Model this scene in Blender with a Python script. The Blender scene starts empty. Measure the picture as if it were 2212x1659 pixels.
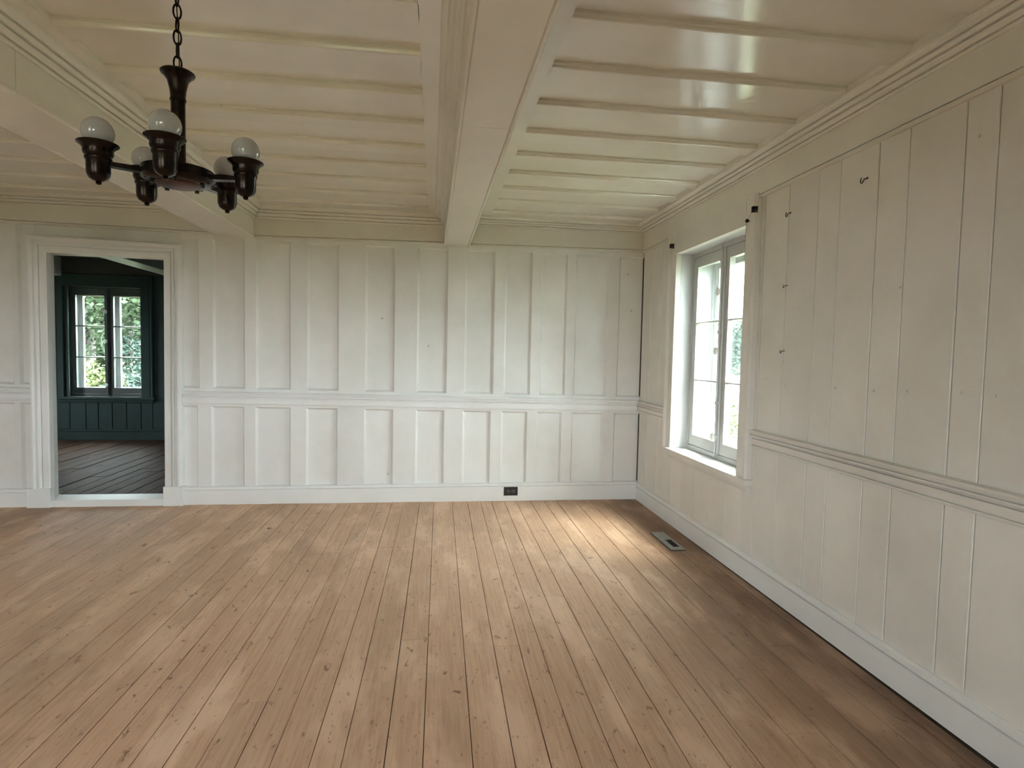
import bpy, math, random
from mathutils import Vector, Matrix
random.seed(7)
SC = bpy.context.scene
COL = SC.collection

# ------------------------------------------------------------------ camera
cam_d = bpy.data.cameras.new('camera')
cam = bpy.data.objects.new('camera', cam_d); COL.objects.link(cam)
cam_d.sensor_fit = 'HORIZONTAL'; cam_d.sensor_width = 36.0
FPX = 1250.0
cam_d.lens = 36.0 * FPX / 2212.0
cam_d.clip_start = 0.05; cam_d.clip_end = 300
_y = Vector((-165.34, -69.49, FPX)).normalized()          # room depth axis seen by the camera (x right, y down, z forward)
_up = Vector((math.sin(0.0136), -math.cos(0.0136), 0))
_z = (_up - _y * _up.dot(_y)).normalized()
_x = _y.cross(_z)
# columns of camera axes in room coordinates
right = Vector((_x[0], _y[0], _z[0])); down = Vector((_x[1], _y[1], _z[1])); fwd = Vector((_x[2], _y[2], _z[2]))
M = Matrix((right, -down, -fwd)).transposed().to_4x4()
M.translation = Vector((0, 0, 1.32))
cam.matrix_world = M
SC.camera = cam

# ------------------------------------------------------------------ world, sun, exposure
SC.view_settings.view_transform = 'Standard'
SC.view_settings.look = 'None'
SC.view_settings.gamma = 1.0
SC.view_settings.use_curve_mapping = False
SC.view_settings.exposure = 3.0
SC.cycles.max_bounces = 7
SC.cycles.use_adaptive_sampling = True
SC.cycles.adaptive_threshold = 0.12
SC.cycles.adaptive_min_samples = 16
SC.cycles.diffuse_bounces = 6
SC.cycles.glossy_bounces = 3
SC.cycles.transparent_max_bounces = 16
SC.cycles.caustics_reflective = False
SC.cycles.caustics_refractive = False
SC.cycles.sample_clamp_indirect = 6.0
SC.cycles.use_denoising = True
world = bpy.data.worlds.new('overcast_sky'); SC.world = world
world.use_nodes = True
bg = world.node_tree.nodes['Background']
bg.inputs['Color'].default_value = (0.875, 0.945, 1.0, 1)
bg.inputs['Strength'].default_value = 5.0
sun_d = bpy.data.lights.new('hazy_sun', 'SUN'); sun = bpy.data.objects.new('hazy_sun', sun_d); COL.objects.link(sun)
sun_d.energy = 5.0; sun_d.angle = math.radians(34); sun_d.color = (1.0, 0.94, 0.85)
SUN_TRAVEL = Vector((-0.45, 0.30, -1.0))
sun.rotation_euler = SUN_TRAVEL.to_track_quat('-Z', 'Y').to_euler()
def portal(loc, w, h, travel):
    d = bpy.data.lights.new('window_portal', 'AREA'); o = bpy.data.objects.new('window_portal', d); COL.objects.link(o)
    d.shape = 'RECTANGLE'; d.size = w; d.size_y = h; d.cycles.is_portal = True
    o.location = loc; o.rotation_euler = Vector(travel).to_track_quat('-Z', 'Y').to_euler()

# ------------------------------------------------------------------ materials
def mat(name):
    m = bpy.data.materials.new(name); m.use_nodes = True
    nt = m.node_tree; b = nt.nodes['Principled BSDF']
    return m, nt, b
def N(nt, t, **kw):
    n = nt.nodes.new(t)
    for k, v in kw.items():
        if k in n.inputs: n.inputs[k].default_value = v
        else: setattr(n, k, v)
    return n
def ramp(nt, stops):
    r = nt.nodes.new('ShaderNodeValToRGB')
    while len(r.color_ramp.elements) < len(stops): r.color_ramp.elements.new(0.5)
    for e, (p, c) in zip(r.color_ramp.elements, stops):
        e.position = p; e.color = (*c, 1) if len(c) == 3 else c
    return r
def mixc(nt, a, b, f, mode='MIX'):
    n = nt.nodes.new('ShaderNodeMix'); n.data_type = 'RGBA'; n.blend_type = mode
    for sock, v in ((n.inputs[6], a), (n.inputs[7], b), (n.inputs[0], f)):
        if hasattr(v, 'links') or hasattr(v, 'is_output'): nt.links.new(v, sock)
        else: sock.default_value = v if not isinstance(v, tuple) else (*v, 1)
    return n.outputs[2]
def paint(name, col, stain, rough=0.42, scale=(1, 1, 1), streak=(60, 60, 3), bump=0.06, rndv=0.05, spec=0.4):
    m, nt, b = mat(name); L = nt.links
    geo = N(nt, 'ShaderNodeNewGeometry')
    mp = N(nt, 'ShaderNodeMapping'); mp.inputs['Scale'].default_value = scale
    L.new(geo.outputs['Position'], mp.inputs['Vector'])
    n1 = N(nt, 'ShaderNodeTexNoise', Scale=1.7, Detail=5.0, Roughness=0.62); L.new(mp.outputs[0], n1.inputs['Vector'])
    r1 = ramp(nt, ((0.42, (0, 0, 0)), (0.75, (1, 1, 1)))); L.new(n1.outputs['Fac'], r1.inputs['Fac'])
    c = mixc(nt, col, stain, r1.outputs['Color'])
    n3 = N(nt, 'ShaderNodeTexNoise', Scale=26.0, Detail=3.0); L.new(mp.outputs[0], n3.inputs['Vector'])
    r3 = ramp(nt, ((0.735, (0, 0, 0)), (0.79, (0.5, 0.5, 0.5)))); L.new(n3.outputs['Fac'], r3.inputs['Fac'])
    c = mixc(nt, c, tuple(x * 0.72 for x in stain), r3.outputs['Color'])
    oi = N(nt, 'ShaderNodeObjectInfo')
    mr = N(nt, 'ShaderNodeMapRange'); mr.inputs['To Min'].default_value = 1 - rndv; mr.inputs['To Max'].default_value = 1 + rndv * 0.4
    L.new(oi.outputs['Random'], mr.inputs['Value'])
    hs = N(nt, 'ShaderNodeHueSaturation'); L.new(c, hs.inputs['Color']); L.new(mr.outputs[0], hs.inputs['Value'])
    L.new(hs.outputs[0], b.inputs['Base Color'])
    mp2 = N(nt, 'ShaderNodeMapping'); mp2.inputs['Scale'].default_value = streak
    L.new(geo.outputs['Position'], mp2.inputs['Vector'])
    n2 = N(nt, 'ShaderNodeTexNoise', Scale=1.0, Detail=4.0, Roughness=0.6); L.new(mp2.outputs[0], n2.inputs['Vector'])
    bp = N(nt, 'ShaderNodeBump', Strength=bump, Distance=0.01); L.new(n2.outputs['Fac'], bp.inputs['Height'])
    L.new(bp.outputs[0], b.inputs['Normal'])
    b.inputs['Roughness'].default_value = rough
    b.inputs['Specular IOR Level'].default_value = spec
    return m
def wood(name, c_dark, c_mid, c_light, knot, rough=0.5, seed=0.0, varnish_shade=False, spec=0.35):
    m, nt, b = mat(name); L = nt.links
    geo = N(nt, 'ShaderNodeNewGeometry'); oi = N(nt, 'ShaderNodeObjectInfo')
    comb = N(nt, 'ShaderNodeCombineXYZ')
    mul = N(nt, 'ShaderNodeMath', operation='MULTIPLY'); mul.inputs[1].default_value = 37.0
    L.new(oi.outputs['Random'], mul.inputs[0]); L.new(mul.outputs[0], comb.inputs['Z']); L.new(mul.outputs[0], comb.inputs['Y'])
    add = N(nt, 'ShaderNodeVectorMath', operation='ADD'); L.new(geo.outputs['Position'], add.inputs[0]); L.new(comb.outputs[0], add.inputs[1])
    def noise(sc, scale, detail, rough_=0.6, dist=0.0, src=add):
        mp = N(nt, 'ShaderNodeMapping'); mp.inputs['Scale'].default_value = sc; mp.inputs['Location'].default_value = (seed, seed, 0)
        L.new(src.outputs[0] if src is add else src.outputs['Position'], mp.inputs['Vector'])
        n = N(nt, 'ShaderNodeTexNoise', Scale=scale, Detail=detail, Roughness=rough_, Distortion=dist); L.new(mp.outputs[0], n.inputs['Vector'])
        return n.outputs['Fac']
    grain = noise((30, 1.0, 1), 3.6, 5.0, 0.7, 0.15)
    r = ramp(nt, ((0.28, c_dark), (0.5, c_mid), (0.72, c_light))); L.new(grain, r.inputs['Fac'])
    # worn, bleached patches running along the boards
    wear = noise((2.6, 0.8, 1), 2.0, 5.0, 0.6, 0.2, geo)
    rw = ramp(nt, ((0.50, (0, 0, 0)), (0.62, (0.6, 0.6, 0.6)))); L.new(wear, rw.inputs['Fac'])
    c = mixc(nt, r.outputs['Color'], tuple(min(1, x * 1.22 + 0.02) for x in c_light), rw.outputs['Color'])
    # dark grime patches
    gr = noise((1.1, 0.5, 1), 1.3, 5.0, 0.6, 0.3, geo)
    rg = ramp(nt, ((0.54, (0, 0, 0)), (0.70, (0.6, 0.6, 0.6)))); L.new(gr, rg.inputs['Fac'])
    c = mixc(nt, c, tuple(x * 0.55 for x in c_mid), rg.outputs['Color'])
    # knots and scuffs
    kn = noise((15, 7.5, 1), 1.6, 3.5, 0.62, 0.6, geo)
    rk = ramp(nt, ((0.635, (0, 0, 0)), (0.71, (0.75, 0.75, 0.75)))); L.new(kn, rk.inputs['Fac'])
    c = mixc(nt, c, knot, rk.outputs['Color'])
    fl = noise((30, 12, 1), 2.2, 2.0, 0.5, 0.3, geo)
    rf = ramp(nt, ((0.665, (0, 0, 0)), (0.74, (0.6, 0.6, 0.6)))); L.new(fl, rf.inputs['Fac'])
    c = mixc(nt, c, knot, rf.outputs['Color'])
    pf = noise((17, 6, 1), 3.1, 2.0, 0.5, 0.0, geo)
    rp = ramp(nt, ((0.755, (0, 0, 0)), (0.78, (0.7, 0.7, 0.7)))); L.new(pf, rp.inputs['Fac'])
    c = mixc(nt, c, (0.62, 0.52, 0.42), rp.outputs['Color'])
    if varnish_shade:
        # old dark varnish survives along the window wall, deepened by painted-in shade
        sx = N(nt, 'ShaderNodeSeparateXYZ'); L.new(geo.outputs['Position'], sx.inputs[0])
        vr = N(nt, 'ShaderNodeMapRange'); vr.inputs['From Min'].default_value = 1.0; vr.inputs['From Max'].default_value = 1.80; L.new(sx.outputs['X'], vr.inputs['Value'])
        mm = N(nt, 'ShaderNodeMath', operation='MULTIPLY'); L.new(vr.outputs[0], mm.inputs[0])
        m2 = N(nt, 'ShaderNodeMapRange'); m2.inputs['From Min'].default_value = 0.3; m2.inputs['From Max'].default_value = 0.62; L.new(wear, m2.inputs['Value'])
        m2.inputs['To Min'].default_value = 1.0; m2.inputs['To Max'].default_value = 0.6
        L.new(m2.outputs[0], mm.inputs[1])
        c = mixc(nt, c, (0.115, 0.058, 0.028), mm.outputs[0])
    hs = N(nt, 'ShaderNodeHueSaturation')
    mr = N(nt, 'ShaderNodeMapRange'); mr.inputs['To Min'].default_value = 0.93; mr.inputs['To Max'].default_value = 1.05
    L.new(oi.outputs['Random'], mr.inputs['Value']); L.new(c, hs.inputs['Color']); L.new(mr.outputs[0], hs.inputs['Value'])
    L.new(hs.outputs[0], b.inputs['Base Color'])
    bp = N(nt, 'ShaderNodeBump', Strength=0.18, Distance=0.004); L.new(grain, bp.inputs['Height']); L.new(bp.outputs[0], b.inputs['Normal'])
    rr = N(nt, 'ShaderNodeMapRange'); rr.inputs['To Min'].default_value = rough - 0.1; rr.inputs['To Max'].default_value = rough + 0.15
    L.new(wear, rr.inputs['Value']); L.new(rr.outputs[0], b.inputs['Roughness'])
    b.inputs['Specular IOR Level'].default_value = spec
    return m
def simple(name, col, rough=0.5, metal=0.0, noise=0.0, scale=40, spec=0.5):
    m, nt, b = mat(name); L = nt.links
    b.inputs['Roughness'].default_value = rough; b.inputs['Metallic'].default_value = metal; b.inputs['Specular IOR Level'].default_value = spec
    tc = N(nt, 'ShaderNodeTexCoord'); n = N(nt, 'ShaderNodeTexNoise', Scale=float(scale), Detail=4.0); L.new(tc.outputs['Object'], n.inputs['Vector'])
    r = ramp(nt, ((0.3, tuple(x * (1 - noise) for x in col)), (0.7, tuple(min(1, x * (1 + noise)) for x in col)))); L.new(n.outputs['Fac'], r.inputs['Fac'])
    L.new(r.outputs['Color'], b.inputs['Base Color'])
    return m
WHITE = (0.80, 0.793, 0.78); WSTAIN = (0.71, 0.69, 0.66)
P_wall = paint('white_wall_paint', WHITE, WSTAIN, 0.45, streak=(90, 90, 4))
P_trim = paint('white_trim_paint', (0.83, 0.83, 0.825), (0.76, 0.75, 0.735), 0.38, streak=(30, 30, 30), bump=0.03)
P_right = paint('aged_white_wall_paint', (0.775, 0.745, 0.705), (0.67, 0.64, 0.595), 0.5, streak=(90, 90, 4))
P_ceil = paint('cream_ceiling_gloss_paint', (0.78, 0.75, 0.68), (0.71, 0.675, 0.595), 0.15, streak=(3.0, 70, 3), bump=0.05, rndv=0.03, spec=0.75)
P_beam = paint('cream_beam_paint', (0.77, 0.74, 0.675), (0.70, 0.665, 0.595), 0.4, streak=(30, 4, 30), bump=0.04)
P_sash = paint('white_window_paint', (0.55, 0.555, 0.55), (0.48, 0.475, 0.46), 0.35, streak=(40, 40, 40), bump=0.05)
P_teal = paint('dark_teal_paint', (0.046, 0.070, 0.066), (0.035, 0.054, 0.051), 0.75, streak=(80, 80, 4), spec=0.12)
P_tealc = paint('dark_brown_ceiling_paint', (0.05, 0.044, 0.036), (0.036, 0.032, 0.026), 0.5)
P_pale = paint('pale_beam_paint', (0.82, 0.81, 0.76), (0.74, 0.72, 0.66), 0.4)
P_gjamb = paint('grey_jamb_paint', (0.48, 0.50, 0.50), (0.4, 0.41, 0.41), 0.4)
W_floor = wood('worn_fir_floor', (0.485, 0.290, 0.184), (0.585, 0.375, 0.248), (0.655, 0.45, 0.315), (0.16, 0.085, 0.05), 0.57, varnish_shade=True)
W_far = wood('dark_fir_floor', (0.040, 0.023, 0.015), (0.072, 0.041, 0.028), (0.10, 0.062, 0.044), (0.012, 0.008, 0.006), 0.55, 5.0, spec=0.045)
D_gap = simple('dark_joint_dust', (0.05, 0.034, 0.024), 0.95, 0, 0.2)
D_wgap = simple('grey_joint_paint', (0.10, 0.085, 0.07), 0.9, 0, 0.15)  # dark backing that shows in the joints between the wall boards
M_mark = simple('faded_nail_stain', (0.56, 0.52, 0.46), 0.8, 0, 0.2)
M_bronze = simple('brown_bronze', (0.017, 0.0105, 0.007), 0.27, 0.8, 0.6, 55)
M_copper = simple('reddish_bronze', (0.085, 0.030, 0.018), 0.4, 0.8, 0.35, 60)
M_black = simple('black_plastic', (0.016, 0.016, 0.017), 0.4, 0, 0.2)
M_iron = simple('black_iron', (0.03, 0.028, 0.026), 0.5, 0.6, 0.3)
M_grey = simple('grey_steel', (0.33, 0.33, 0.31), 0.45, 0.35, 0.12, 25)
M_porc = simple('white_porcelain', (0.74, 0.72, 0.69), 0.18, 0, 0.03)
M_ext = simple('white_outside_siding', (0.75, 0.74, 0.72), 0.7, 0, 0.05)
M_grass = simple('lawn_green', (0.075, 0.085, 0.042), 0.95, 0, 0.45, 1.2, 0.1)
M_leaf = simple('leaf_green', (0.040, 0.060, 0.032), 0.7, 0, 0.6, 3, 0.2)
M_leafb = simple('bluish_leaf_green', (0.036, 0.060, 0.048), 0.7, 0, 0.6, 3, 0.2)
M_leafy = simple('yellow_leaf_green', (0.085, 0.105, 0.042), 0.7, 0, 0.5, 3, 0.2)
M_bark = simple('grey_bark', (0.20, 0.18, 0.16), 0.9, 0, 0.4, 8, 0.1)
M_fence = simple('weathered_fence_wood', (0.30, 0.29, 0.28), 0.85, 0, 0.25, 6)
M_decal = simple('flower_decal_print', (0.8, 0.76, 0.66), 0.6, 0, 0.2, 90)
M_decalg = simple('leaf_decal_print', (0.25, 0.36, 0.38), 0.6, 0, 0.4, 90)
M_wire = simple('galvanised_wire', (0.25, 0.25, 0.25), 0.4, 0.7, 0.1)
def glass_mat():
    m = bpy.data.materials.new('old_window_glass'); m.use_nodes = True; nt = m.node_tree
    for n in list(nt.nodes): nt.nodes.remove(n)
    out = nt.nodes.new('ShaderNodeOutputMaterial'); mx = nt.nodes.new('ShaderNodeMixShader'); mx.inputs[0].default_value = 0.06
    tr = nt.nodes.new('ShaderNodeBsdfTransparent'); tr.inputs[0].default_value = (0.95, 0.975, 0.965, 1)
    gl = nt.nodes.new('ShaderNodeBsdfGlossy'); gl.inputs['Roughness'].default_value = 0.02
    tc = nt.nodes.new('ShaderNodeTexCoord'); ns = nt.nodes.new('ShaderNodeTexNoise'); ns.inputs['Scale'].default_value = 6.0
    bp = nt.nodes.new('ShaderNodeBump'); bp.inputs['Strength'].default_value = 0.05
    nt.links.new(tc.outputs['Object'], ns.inputs['Vector']); nt.links.new(ns.outputs['Fac'], bp.inputs['Height']); nt.links.new(bp.outputs[0], gl.inputs['Normal'])
    nt.links.new(tr.outputs[0], mx.inputs[1]); nt.links.new(gl.outputs[0], mx.inputs[2]); nt.links.new(mx.outputs[0], out.inputs['Surface'])
    return m
M_glass = glass_mat()
def bulb_mat():
    m, nt, b = mat('frosted_bulb_glass')
    tc = N(nt, 'ShaderNodeTexCoord'); n = N(nt, 'ShaderNodeTexNoise', Scale=9.0); nt.links.new(tc.outputs['Object'], n.inputs['Vector'])
    r = ramp(nt, ((0.3, (0.50, 0.48, 0.45)), (0.7, (0.56, 0.54, 0.51)))); nt.links.new(n.outputs['Fac'], r.inputs['Fac']); nt.links.new(r.outputs['Color'], b.inputs['Base Color'])
    b.inputs['Roughness'].default_value = 0.07; b.inputs['Transmission Weight'].default_value = 0.35
    b.inputs['Coat Weight'].default_value = 0.5; b.inputs['Coat Roughness'].default_value = 0.03
    return m
M_bulb = bulb_mat()

# ------------------------------------------------------------------ mesh helpers
class MB:
    def __init__(s): s.v = []; s.f = []
    def add(s, vs, fs):
        o = len(s.v); s.v += [tuple(v) for v in vs]; s.f += [tuple(i + o for i in f) for f in fs]; return s
    def box(s, x0, x1, y0, y1, z0, z1):
        return s.add([(x0,y0,z0),(x1,y0,z0),(x1,y1,z0),(x0,y1,z0),(x0,y0,z1),(x1,y0,z1),(x1,y1,z1),(x0,y1,z1)],
                     [(3,2,1,0),(4,5,6,7),(0,1,5,4),(1,2,6,5),(2,3,7,6),(3,0,4,7)])
    def hexa(s, bottom, top):
        return s.add(list(bottom) + list(top), [(3,2,1,0),(4,5,6,7),(0,1,5,4),(1,2,6,5),(2,3,7,6),(3,0,4,7)])
    def sweep(s, path, normal, prof, seg=None):
        """profile points (a, b): a across the path in its plane, b along the normal; mitred at the corners"""
        path = [Vector(p) for p in path]; n = Vector(normal).normalized(); k = len(prof)
        rings = []
        for i, p in enumerate(path):
            ds = []
            if i > 0: ds.append((path[i] - path[i-1]).normalized())
            if i < len(path) - 1: ds.append((path[i+1] - path[i]).normalized())
            sides = [n.cross(d) for d in ds]
            m = sides[0] if len(sides) == 1 else (sides[0] + sides[1]) / (1 + sides[0].dot(sides[1]))
            rings.append([p + m * a + n * b for a, b in prof])
        rng = range(len(path) - 1) if seg is None else [seg]
        for i in rng:
            A, B = rings[i], rings[i+1]
            s.add(A + B, [(j, (j+1) % k, k + (j+1) % k, k + j) for j in range(k)] + [tuple(range(k))[::-1], tuple(range(k, 2*k))])
        return s
    def lathe(s, prof, n=28, c=(0,0,0), cap=True):
        o = []
        for r, z in prof:
            o += [(c[0] + r*math.cos(2*math.pi*i/n), c[1] + r*math.sin(2*math.pi*i/n), c[2] + z) for i in range(n)]
        fs = []
        for j in range(len(prof)-1):
            for i in range(n):
                fs.append((j*n+i, j*n+(i+1)%n, (j+1)*n+(i+1)%n, (j+1)*n+i))
        if cap:
            fs.append(tuple(range(n))[::-1]); fs.append(tuple(range((len(prof)-1)*n, len(prof)*n)))
        return s.add(o, fs)
    def tube(s, pts, r, n=8, closed=False):
        pts = [Vector(p) for p in pts]; rings = []
        for i, p in enumerate(pts):
            if closed: t = (pts[(i+1) % len(pts)] - pts[i-1]).normalized()
            else: t = (pts[min(i+1, len(pts)-1)] - pts[max(i-1, 0)]).normalized()
            ref = Vector((0,0,1)) if abs(t.z) < 0.9 else Vector((1,0,0))
            if i == 0: u = t.cross(ref).normalized()
            else: u = (u - t * u.dot(t)).normalized()
            w = t.cross(u); rr = r[i] if isinstance(r, (list, tuple)) else r
            rings.append([p + (u*math.cos(2*math.pi*k/n) + w*math.sin(2*math.pi*k/n)) * rr for k in range(n)])
        vs = [v for R in rings for v in R]; fs = []; m = len(pts)
        for i in range(m if closed else m-1):
            a, b = i*n, ((i+1) % m)*n
            fs += [(a+k, a+(k+1)%n, b+(k+1)%n, b+k) for k in range(n)]
        if not closed: fs += [tuple(range(n))[::-1], tuple(range((m-1)*n, m*n))]
        return s.add(vs, fs)
    def mesh(s, name, m, smooth=False):
        me = bpy.data.meshes.new(name); me.from_pydata(s.v, [], s.f)
        import bmesh
        b = bmesh.new(); b.from_mesh(me); bmesh.ops.recalc_face_normals(b, faces=b.faces); b.to_mesh(me); b.free()
        me.materials.append(m)
        if smooth:
            for p in me.polygons: p.use_smooth = True
            me.set_sharp_from_angle(angle=math.radians(40))
        return me
    def build(s, name, m, parent=None, smooth=False, bevel=0.0):
        o = bpy.data.objects.new(name, s.mesh(name, m, smooth)); COL.objects.link(o)
        if parent is not None: o.parent = parent
        if bevel:
            md = o.modifiers.new('bevel', 'BEVEL'); md.width = bevel; md.segments = 2; md.limit_method = 'ANGLE'
        return o
def tag(o, label, cat, group=None, kind=None):
    o['label'] = label; o['category'] = cat
    if group: o['group'] = group
    if kind: o['kind'] = kind
    return o
def empty(name, loc=(0,0,0)):
    o = bpy.data.objects.new(name, None); COL.objects.link(o); o.location = loc; o.empty_display_size = 0.1
    return o

# ------------------------------------------------------------------ room dimensions (metres)
XR = 1.871      # board face of the right wall
YB = 5.110      # stile face of the back wall
XL, YF = -5.30, -1.90
ZC = 2.490      # underside of the proud ceiling boards
YFAR = 8.70     # far room back wall
chair_top = lambda x: 0.934 - 0.0098 * x
chair_bot = lambda x: 0.827 - 0.0105 * x
base_top = lambda x: 0.156 + 0.0035 * x
WZ0, WZ1 = 0.60, 2.12   # window opening heights
WIN_R = 3.835           # window centre on the right wall (along Y)
WIN_F = -4.545          # window centre on the far room wall (along X)
HW = 0.51               # half width of each window opening

# ------------------------------------------------------------------ floor
floor = tag(MB().box(XL, XR + 0.1, YF, YB + 0.03, -0.12, -0.022).build('floor', D_gap), 'worn reddish-brown wooden plank floor of the white room', 'floor', kind='structure')
seams = [1.848, 1.780, 1.660, 1.530, 1.390, 1.255, 1.085, 0.975, 0.850, 0.720, 0.613, 0.497, 0.400, 0.285, 0.150, -0.010, -0.133,
         -0.268, -0.370, -0.492, -0.598, -0.717, -0.822, -0.925, -1.037, -1.147, -1.261]
while seams[-1] > XL + 0.1: seams.append(seams[-1] - random.choice((0.105, 0.115, 0.125, 0.135, 0.15)))
seams[-1] = XL + 0.01
def planks(parent, seams, ya, yb, m, ztop, gap=0.0021, skew=0.0076, joints=None, dz=0.0012):
    for i in range(len(seams) - 1):
        x1, x0 = seams[i], seams[i+1]
        cuts = (joints or {}).get(i)
        if cuts is None:
            cuts = [] if random.random() < 0.35 else [random.uniform(ya + 1.0, yb - 0.8)]
        ys = [ya] + sorted(cuts) + [yb]
        for j in range(len(ys) - 1):
            a, b = ys[j] + (0.0012 if j else 0), ys[j+1] - (0.0012 if j < len(ys) - 2 else 0)
            g0 = gap * random.uniform(0.3, 0.9); g1 = gap * random.uniform(0.3, 0.9)
            z = ztop + random.uniform(-dz, dz)
            sk = lambda y: skew * (y - 3.4)
            lim = lambda x: min(x, seams[0])
            bx = lambda z_, e: [(x0 + g0 + e + sk(a), a, z_), (lim(x1 - g1 - e + sk(a)), a, z_), (lim(x1 - g1 - e + sk(b)), b, z_), (x0 + g0 + e + sk(b), b, z_)]
            mb = MB(); v = bx(z - 0.02, 0) + bx(z - 0.0022, 0) + bx(z, 0.0022)
            mb.add(v, [(3,2,1,0)] + [(k, (k+1) % 4, 4 + (k+1) % 4, 4 + k) for k in range(4)] + [(4 + k, 4 + (k+1) % 4, 8 + (k+1) % 4, 8 + k) for k in range(4)] + [(8,9,10,11)])
            mb.build('plank', m, parent)
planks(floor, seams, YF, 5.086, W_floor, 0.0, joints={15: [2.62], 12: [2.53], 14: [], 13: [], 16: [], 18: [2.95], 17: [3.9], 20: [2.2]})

# ------------------------------------------------------------------ back wall with frame and panel boarding
DX0, DX1 = -3.12, -2.175        # rough door opening
wall_back = MB()
wall_back.box(XL - 0.1, DX0, YB + 0.028, YB + 0.13, 0, 2.6); wall_back.box(-6.96, XL - 0.1, YB + 0.028, YB + 0.13, 0, 2.6); wall_back.box(DX1, XR + 0.3, YB + 0.028, YB + 0.13, 0, 2.6); wall_back.box(DX0, DX1, YB + 0.028, YB + 0.13, 2.06, 2.6)
wall_back = tag(wall_back.build('wall_back', P_wall), 'white panelled back wall with a doorway', 'wall', kind='structure')
def stile(x0t, x1t, z0f, z1f, parent, x0b=None, x1b=None, name='stile', open_l=True, open_r=True, m=P_wall):
    """a proud upright with splayed edges; x0t/x1t flat edges at its top, x0b/x1b at its bottom"""
    x0b = x0t if x0b is None else x0b; x1b = x1t if x1b is None else x1b
    c = 0.017
    def ring(xa, xb, zf):
        l = xa - (c if open_l else 0); r = xb + (c if open_r else 0)
        return [(l, YB + 0.0235, zf((xa+xb)/2)), (xa, YB, zf((xa+xb)/2)), (xb, YB, zf((xa+xb)/2)), (r, YB + 0.0235, zf((xa+xb)/2))]
    A, B = ring(x0b, x1b, z0f), ring(x0t, x1t, z1f)
    return MB().add(A + B, [(0,1,5,4),(1,2,6,5),(2,3,7,6),(3,0,4,7),(3,2,1,0),(4,5,6,7)]).build(name, m, parent)
def hrail(x0, x1, za, zb, parent, chamfer_low=False, chamfer_up=False, m=P_wall):
    """a proud cross piece between two uprights; za/zb functions of x for its flat edges"""
    c = 0.015
    def ring(x):
        a, b = za(x), zb(x)
        return [(x, YB + 0.0235, a - (c if chamfer_low else 0)), (x, YB, a), (x, YB, b), (x, YB + 0.0235, b + (c if chamfer_up else 0))]
    A, B = ring(x0), ring(x1)
    return MB().add(A + B, [(0,1,5,4),(1,2,6,5),(2,3,7,6),(3,0,4,7),(3,2,1,0),(4,5,6,7)]).build('rail', m, parent)
# recess edges (flat edges of the uprights), upper and lower rows, left to right
UP = [-2.077, -1.943, -1.836, -1.582, -1.495, -1.214, -1.080, -0.820, -0.601, -0.351, -0.161, 0.102, 0.252, 0.513, 0.604, 0.844, 0.926, 1.162, 1.240, 1.545, 1.642, 1.871]
LO = [-2.075, -1.958, -1.853, -1.590, -1.502, -1.215, -1.088, -0.828, -0.604, -0.357, -0.164, 0.084, 0.247, 0.495, 0.590, 0.825, 0.914, 1.140, 1.231, 1.527, 1.628, 1.871]
ztop = lambda x: 2.30
fr_low = lambda x: 2.212
for row, E in (('u', UP), ('l', LO)):
    zlo, zhi = (lambda x: chair_top(x) - 0.03, ztop) if row == 'u' else (lambda x: base_top(x) - 0.03, lambda x: chair_bot(x) + 0.03)
    for i in range(0, len(E), 2):
        a, b = E[i], E[i+1]
        z0, z1 = (0.86, 2.33) if row == 'u' else (0.12, 0.90)
        pm = MB().box(a - 0.016, min(b + 0.016, 1.872), YB + 0.023, YB + 0.029, z0, z1)
        pm.build('panel', P_wall, wall_back)
        lim = chair_top if row == 'u' else chair_bot
        if row == 'u':
            hrail(a, b, lambda x: chair_top(x) - 0.03, lambda x: chair_top(x) + 0.026, wall_back, chamfer_up=True)
            hrail(a, b, lambda x: 2.215, ztop, wall_back, chamfer_low=True)
        else:
            hrail(a, b, lambda x: chair_bot(x) - 0.018, lambda x: chair_bot(x) + 0.03, wall_back, chamfer_low=True)
        if i + 2 < len(E): stile(E[i+1], E[i+2], zlo, zhi, wall_back)
# stretch left of the doorway
for z0, z1 in ((lambda x: chair_top(x) - 0.03, ztop), (lambda x: 0.12, lambda x: chair_bot(x) + 0.03)):
    stile(-3.34, -3.30, z0, z1, wall_back)
    stile(-3.72, -3.60, z0, z1, wall_back); stile(-4.08, -3.96, z0, z1, wall_back); stile(-4.48, -4.34, z0, z1, wall_back); stile(-4.95, -4.76, z0, z1, wall_back)
for a, b in ((-3.30, -3.20), (-3.60, -3.34), (-3.96, -3.72), (-4.34, -4.08), (-4.76, -4.48), (XL, -4.95)):
    MB().box(a - 0.016, b + 0.016, YB + 0.023, YB + 0.029, 0.86, 2.33).build('panel', P_wall, wall_back)
    MB().box(a - 0.016, b + 0.016, YB + 0.023, YB + 0.029, 0.12, 0.90).build('panel', P_wall, wall_back)
    hrail(a, b, lambda x: chair_top(x) - 0.03, lambda x: chair_top(x) + 0.026, wall_back, chamfer_up=True)
    hrail(a, b, lambda x: chair_bot(x) - 0.018, lambda x: chair_bot(x) + 0.03, wall_back, chamfer_low=True)
MB().box(1.8682, 1.8712, YB - 0.0008, YB + 0.03, 0.165, 2.25).build('corner_gap', D_gap, wall_back)
# old nail holes and knots showing through the paint
for x, z in ((-0.46, 1.60), (-0.40, 0.24), (-0.28, 0.27), (-0.06, 1.37), (1.73, 2.06), (1.77, 1.73)):
    MB().lathe([(0.009, 0), (0.006, 0.003)], 10).build('nail_mark', M_mark, wall_back).matrix_local = Matrix.Translation((x, YB + 0.0225, z)) @ Matrix.Rotation(math.pi/2, 4, 'X')

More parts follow.
